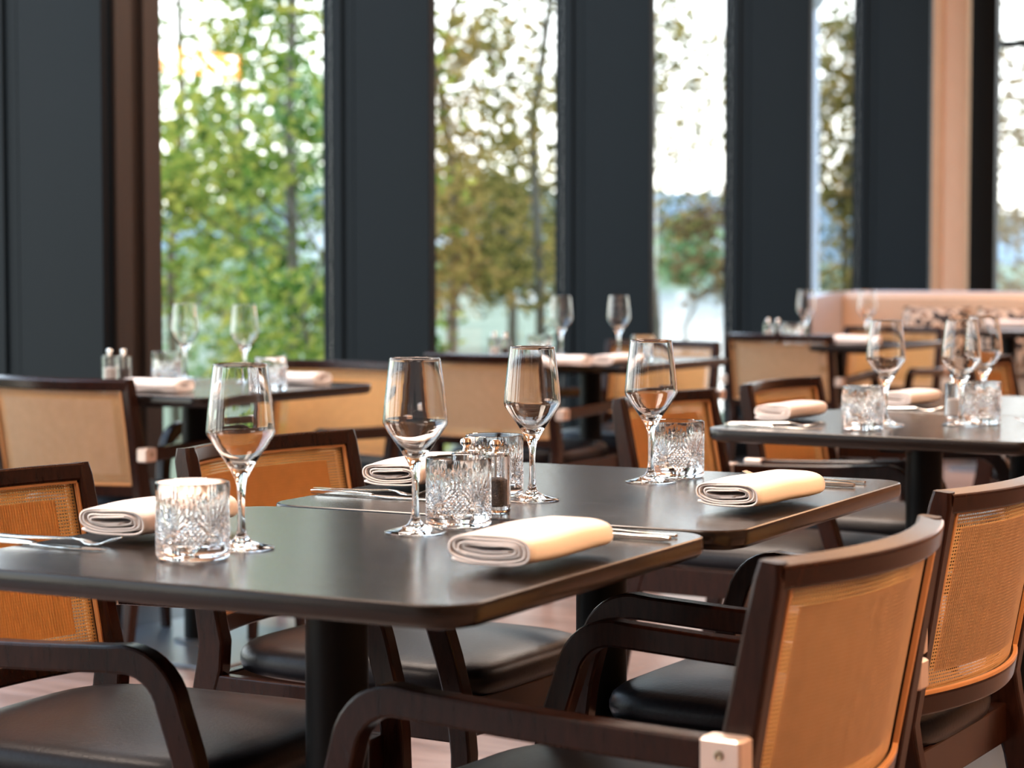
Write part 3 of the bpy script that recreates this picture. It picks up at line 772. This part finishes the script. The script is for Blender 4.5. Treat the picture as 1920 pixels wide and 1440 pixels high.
# napkins: a real roll of cloth, folded flat
def napkin(w2=.061, h2=.0190, L=.215, turns=4.3, seed=1):
    R = random.Random(seed); b = MB(); n = int(turns * 30); cen = []
    ph = [R.uniform(0, 6) for _ in range(4)]
    for i in range(n + 1):
        t = -PI * .5 - .9 + 2 * PI * i / 30; k = .0038 * (i / 30)
        c, s_ = math.cos(t), math.sin(t)
        ww = w2 - 1.7 * k; hh = h2 - k
        x = ww * math.copysign(abs(c) ** .58, c); z = hh * math.copysign(abs(s_) ** .72, s_)
        x += .0012 * math.sin(i * .31 + ph[0]); z += .0008 * math.sin(x * 90 + ph[1]) * (1 if i > 28 else .2)
        z += .004 * (x / w2) ** 2 * (i > 26) * .4
        cen.append(Vector((x, 0, z)))
    th = .0015
    rings = []
    NL = 14
    for j in range(NL + 1):
        y = -L / 2 + L * j / NL; ring_o = []; ring_i = []
        e = abs(2 * j / NL - 1)
        for i, c in enumerate(cen):
            t = (cen[min(i + 1, n)] - cen[max(i - 1, 0)]).normalized(); nn = Vector((t.z, 0, -t.x))
            wob = .0009 * math.sin(y * 40 + i * .12 + ph[2])
            sc = 1 - .05 * e ** 3
            yy = y + (.0022 * math.sin(i * .21 + ph[3]) if j in (0, NL) else 0)
            zz = (c.z + wob) * (1 + .05 * (1 - e * e) * (1 if c.z > 0 else 0)) * sc
            p = Vector((c.x * sc + wob, yy, zz))
            ring_o.append(p + nn * th / 1); ring_i.append(p - nn * th / 1)
        rings.append(ring_o + ring_i[::-1])
    b.loft(rings, cap=False)
    m_ = 2 * (n + 1)
    for base in (0, NL * m_):
        for i in range(n): b.f.append((base + i, base + i + 1, base + m_ - 2 - i, base + m_ - 1 - i))
    zmin = min(v[2] for v in b.v); b.v = [(v[0], v[1], v[2] - zmin) for v in b.v]
    # rest of the underside: press flat on the table
    b.v = [(x, y, max(z, 0.0002)) for x, y, z in b.v]
    return b
nap_meshes = []
for sd, kw in ((1, {}), (2, dict(w2=.056, turns=4.2)), (3, dict(w2=.050, h2=.0170, L=.19, turns=3.8))):
    o = napkin(seed=sd, **kw).build('folded_napkin', M_cloth, None, smooth='all'); nap_meshes.append(o.data); bpy.data.objects.remove(o)
GN = 'folded white napkins on the tables'
def nap(x, y, rz, k, label, dz=.0075, mir=1):
    p = at(x, y, TZ); o = bpy.data.objects.new('folded_napkin', nap_meshes[k]); C.objects.link(o)
    o.location = (p.x, p.y, TZ + dz); o.rotation_euler = (0, 0, math.radians(rz)); o.scale = (mir, 1, 1)
    return tag(o, label, 'napkin', GN)
nap(998, 1056, -29, 0, 'large folded white napkin lying in front on the nearest table')
nap(300, 1002, -26, 1, 'folded white napkin behind the left crystal tumbler on the nearest table', .0085)
nap(1426, 950, -34, 1, 'folded white napkin at the right on the second table, over the cutlery')
nap(786, 912, -22, 1, 'folded white napkin at the back left of the second table', .0085)
nap(1482, 790, -33, 2, 'folded white napkin near the left corner of the right table')
nap(1704, 764, -33, 2, 'folded white napkin behind the wine glass on the right table')
nap(294, 734, 64, 2, 'folded napkin at the left of the left window table', .0)
nap(556, 720, 60, 2, 'small folded napkin at the right of the left window table', .0)
nap(1056, 685, 64, 2, 'folded napkin beside the left glass on the middle window table', .0)
nap(1150, 683, -28, 2, 'folded napkin between the glasses on the middle window table', .0)
nap(1592, 646, 60, 0, 'blurred folded napkin on the third window table', .0)
nap(1893, 613, 60, 0, 'blurred folded napkin on the table cut by the right edge before the sofa', .0)

# cutlery
def fork():
    b = MB(); zz = lambda y: .0012 + .012 * max(0, (y - .06) / .05) ** 1.5 if y > .06 else .0012
    pts = [(-.105, .0022), (-.06, .0028), (0, .0050), (.03, .0065), (.045, .0055), (.058, .0022), (.070, .0018)]
    b.sweep([(0, y, z + .001) for y, z in pts], (1, 0, 0), [.0095, .0090, .0055, .0042, .006, .017, .0225], [.0042, .004, .0034, .003, .0026, .0022, .0018], .0008)
    for k in range(4):
        x = -.0090 + .006 * k
        b.sweep([(x, .069, .0028), (x, .082, .0038), (x * .95, .095, .0085), (x * .92, .105, .0125)], (1, 0, 0), [.0036, .0034, .003, .0016], [.0018, .0018, .0016, .001], .0004)
    return b
def knife():
    b = MB()
    b.sweep([(0, -.112, .0045), (0, -.10, .0048), (0, -.03, .0046), (0, -.005, .0042), (0, .0, .0042)], (1, 0, 0), [.008, .0105, .010, .0095, .010], [.006, .008, .0072, .0055, .004], .0015)
    b.sweep([(0, -.002, .0030), (.0015, .03, .0026), (.001, .07, .0024), (-.002, .098, .0022), (-.006, .112, .0020)], (1, 0, 0), [.0115, .0175, .0185, .014, .003], [.0022, .0018, .0016, .0014, .001], .0005)
    return b
o = fork().build('fork', M_steel, None, smooth=True); fm = o.data; bpy.data.objects.remove(o)
o = knife().build('knife', M_steel, None, smooth=True); km = o.data; bpy.data.objects.remove(o)
def cut(me, name, hx, hy, ang, label, L=.105, dz=0., tilt=0.):
    """handle end seen at pixel (hx, hy); points along heading ang (degrees, 0 = away from the camera)"""
    a = math.radians(ang); p = at(hx, hy, TZ); d = Vector((-math.sin(a), math.cos(a), 0))
    o = bpy.data.objects.new(name, me); C.objects.link(o); c = p + d * L
    o.location = (c.x, c.y, TZ + dz); o.rotation_euler = (tilt, 0, a)
    return tag(o, label, name, 'steel %s laid on the tables' % ('forks' if name == 'fork' else 'knives'))
cut(km, 'knife', -58, 1013, -120, 'steel knife at the left edge of the nearest table', .112)
cut(fm, 'fork', -10, 1007, -121, 'steel fork at the left edge of the nearest table beside the napkin')
cut(km, 'knife', 585, 926, -119, 'steel knife at the left of the second table', .112)
cut(fm, 'fork', 590, 920, -118, 'steel fork at the left of the second table', .105)
cut(fm, 'fork', 1268, 1009, 62, 'warm shining fork under the front napkin, tines beside the mill', .105)
cut(km, 'knife', 1256, 1017, 62, 'warm shining knife with its handle right of the front napkin', .112)
cut(fm, 'fork', 1622, 908, 62, 'fork under the right napkin of the second table', .105)
cut(km, 'knife', 1602, 915, 62, 'knife with its handle right of the right napkin of the second table', .112)
cut(km, 'knife', 1360, 799, -119, 'steel knife at the left corner of the right table', .112)
cut(fm, 'fork', 1372, 795, -119, 'steel fork at the left corner of the right table', .105)
cut(fm, 'fork', 1612, 767, -119, 'steel fork beside the far napkin on the right table', .105)
cut(fm, 'fork', 2080, 800, 60, 'fork reaching in from the right edge of the right table', .105)
cut(km, 'knife', 2130, 836, 60, 'knife tip reaching in from the right edge of the right table', .112)
cut(fm, 'fork', 330, 722, -70, 'blurred fork right of the napkin on the left window table', .105)

# ------------------------------------------------------------------ sofa with cushions
so = Vector((px(1572, 12.9), 12.9, 0))
sofa = empty('banquette_sofa', 'long peach leather banquette sofa in the far right corner', 'sofa', so, ROOM_R)
# local x along the back (to the right), local y away from the seat
L = 4.2
b = MB(); b.loft([[(x, y, z) for x, y in ((0, .0), (L, .0), (L, .22), (0, .22))] for z in (.1, .55)] )
b = MB(); b.box(0, L, 0, .20, .08, .925, .03); b.build('backrest', M_sofa, sofa, smooth=True)
b = MB(); b.box(0, L, .17, .24, .08, .935, .02); b.build('outer_back', M_sofaout, sofa, smooth=True)
b = MB()
b.loft([[(-.19, y0, .08), (.02, y0, .08), (.02, y0, zt_), (-.19, y0, zt_ - .02)] for y0, zt_ in ((-.75, .84), (-.5, .89), (-.1, .93), (.24, .935))])
b.build('side_wing', M_sofaout, sofa, smooth=True)
for k in range(4):
    b = MB(); b.box(.03 + k * 1.03, 1.04 + k * 1.03, -.55, .0, .26, .45, .03); b.build('seat_cushion', M_sofa, sofa, smooth=True)
b = MB(); b.box(.03, L, -.52, .0, .05, .26, .01); b.build('base', M_sofa, sofa)
def cushion(x, y, z, wd, ht, rz, tiltx, label):
    b = MB(); N = 12; vs = []; fs = []
    for side in (-1, 1):
        for i in range(N + 1):
            for j in range(N + 1):
                a, c_ = 2 * i / N - 1, 2 * j / N - 1
                t = (1 - a ** 4) * (1 - c_ ** 4)
                vs.append((a * wd / 2 * (1 - .06 * (1 - abs(c_)) ** 2 * 0), side * .075 * math.sqrt(max(0, t)), c_ * ht / 2 * (1 + .05 * a * a)))
    for s_ in range(2):
        o_ = s_ * (N + 1) ** 2
        for i in range(N):
            for j in range(N): q = o_ + i * (N + 1) + j; fs.append((q, q + N + 1, q + N + 2, q + 1))
    b.add(vs, fs)
    o = b.build('patterned_cushion', M_pat, None, smooth='all')
    o.location = (x, y, z); o.rotation_euler = (tiltx, 0, rz)
    return tag(o, label, 'cushion', 'patterned cushions on the sofa')
def sofa_pt(lx, ly, z): return so + UN * lx + US * ly + Vector((0, 0, z))
for lx, lab in ((.64, 'black and cream patterned cushion, leftmost on the sofa'), (1.08, 'black and cream patterned cushion, second from the left on the sofa'), (1.53, 'brown and black patterned cushion at the right edge of the sofa')):
    p = sofa_pt(lx, -.13, .655); cushion(p.x, p.y, p.z, .40, .38, ROOM_R, math.radians(-14), lab)
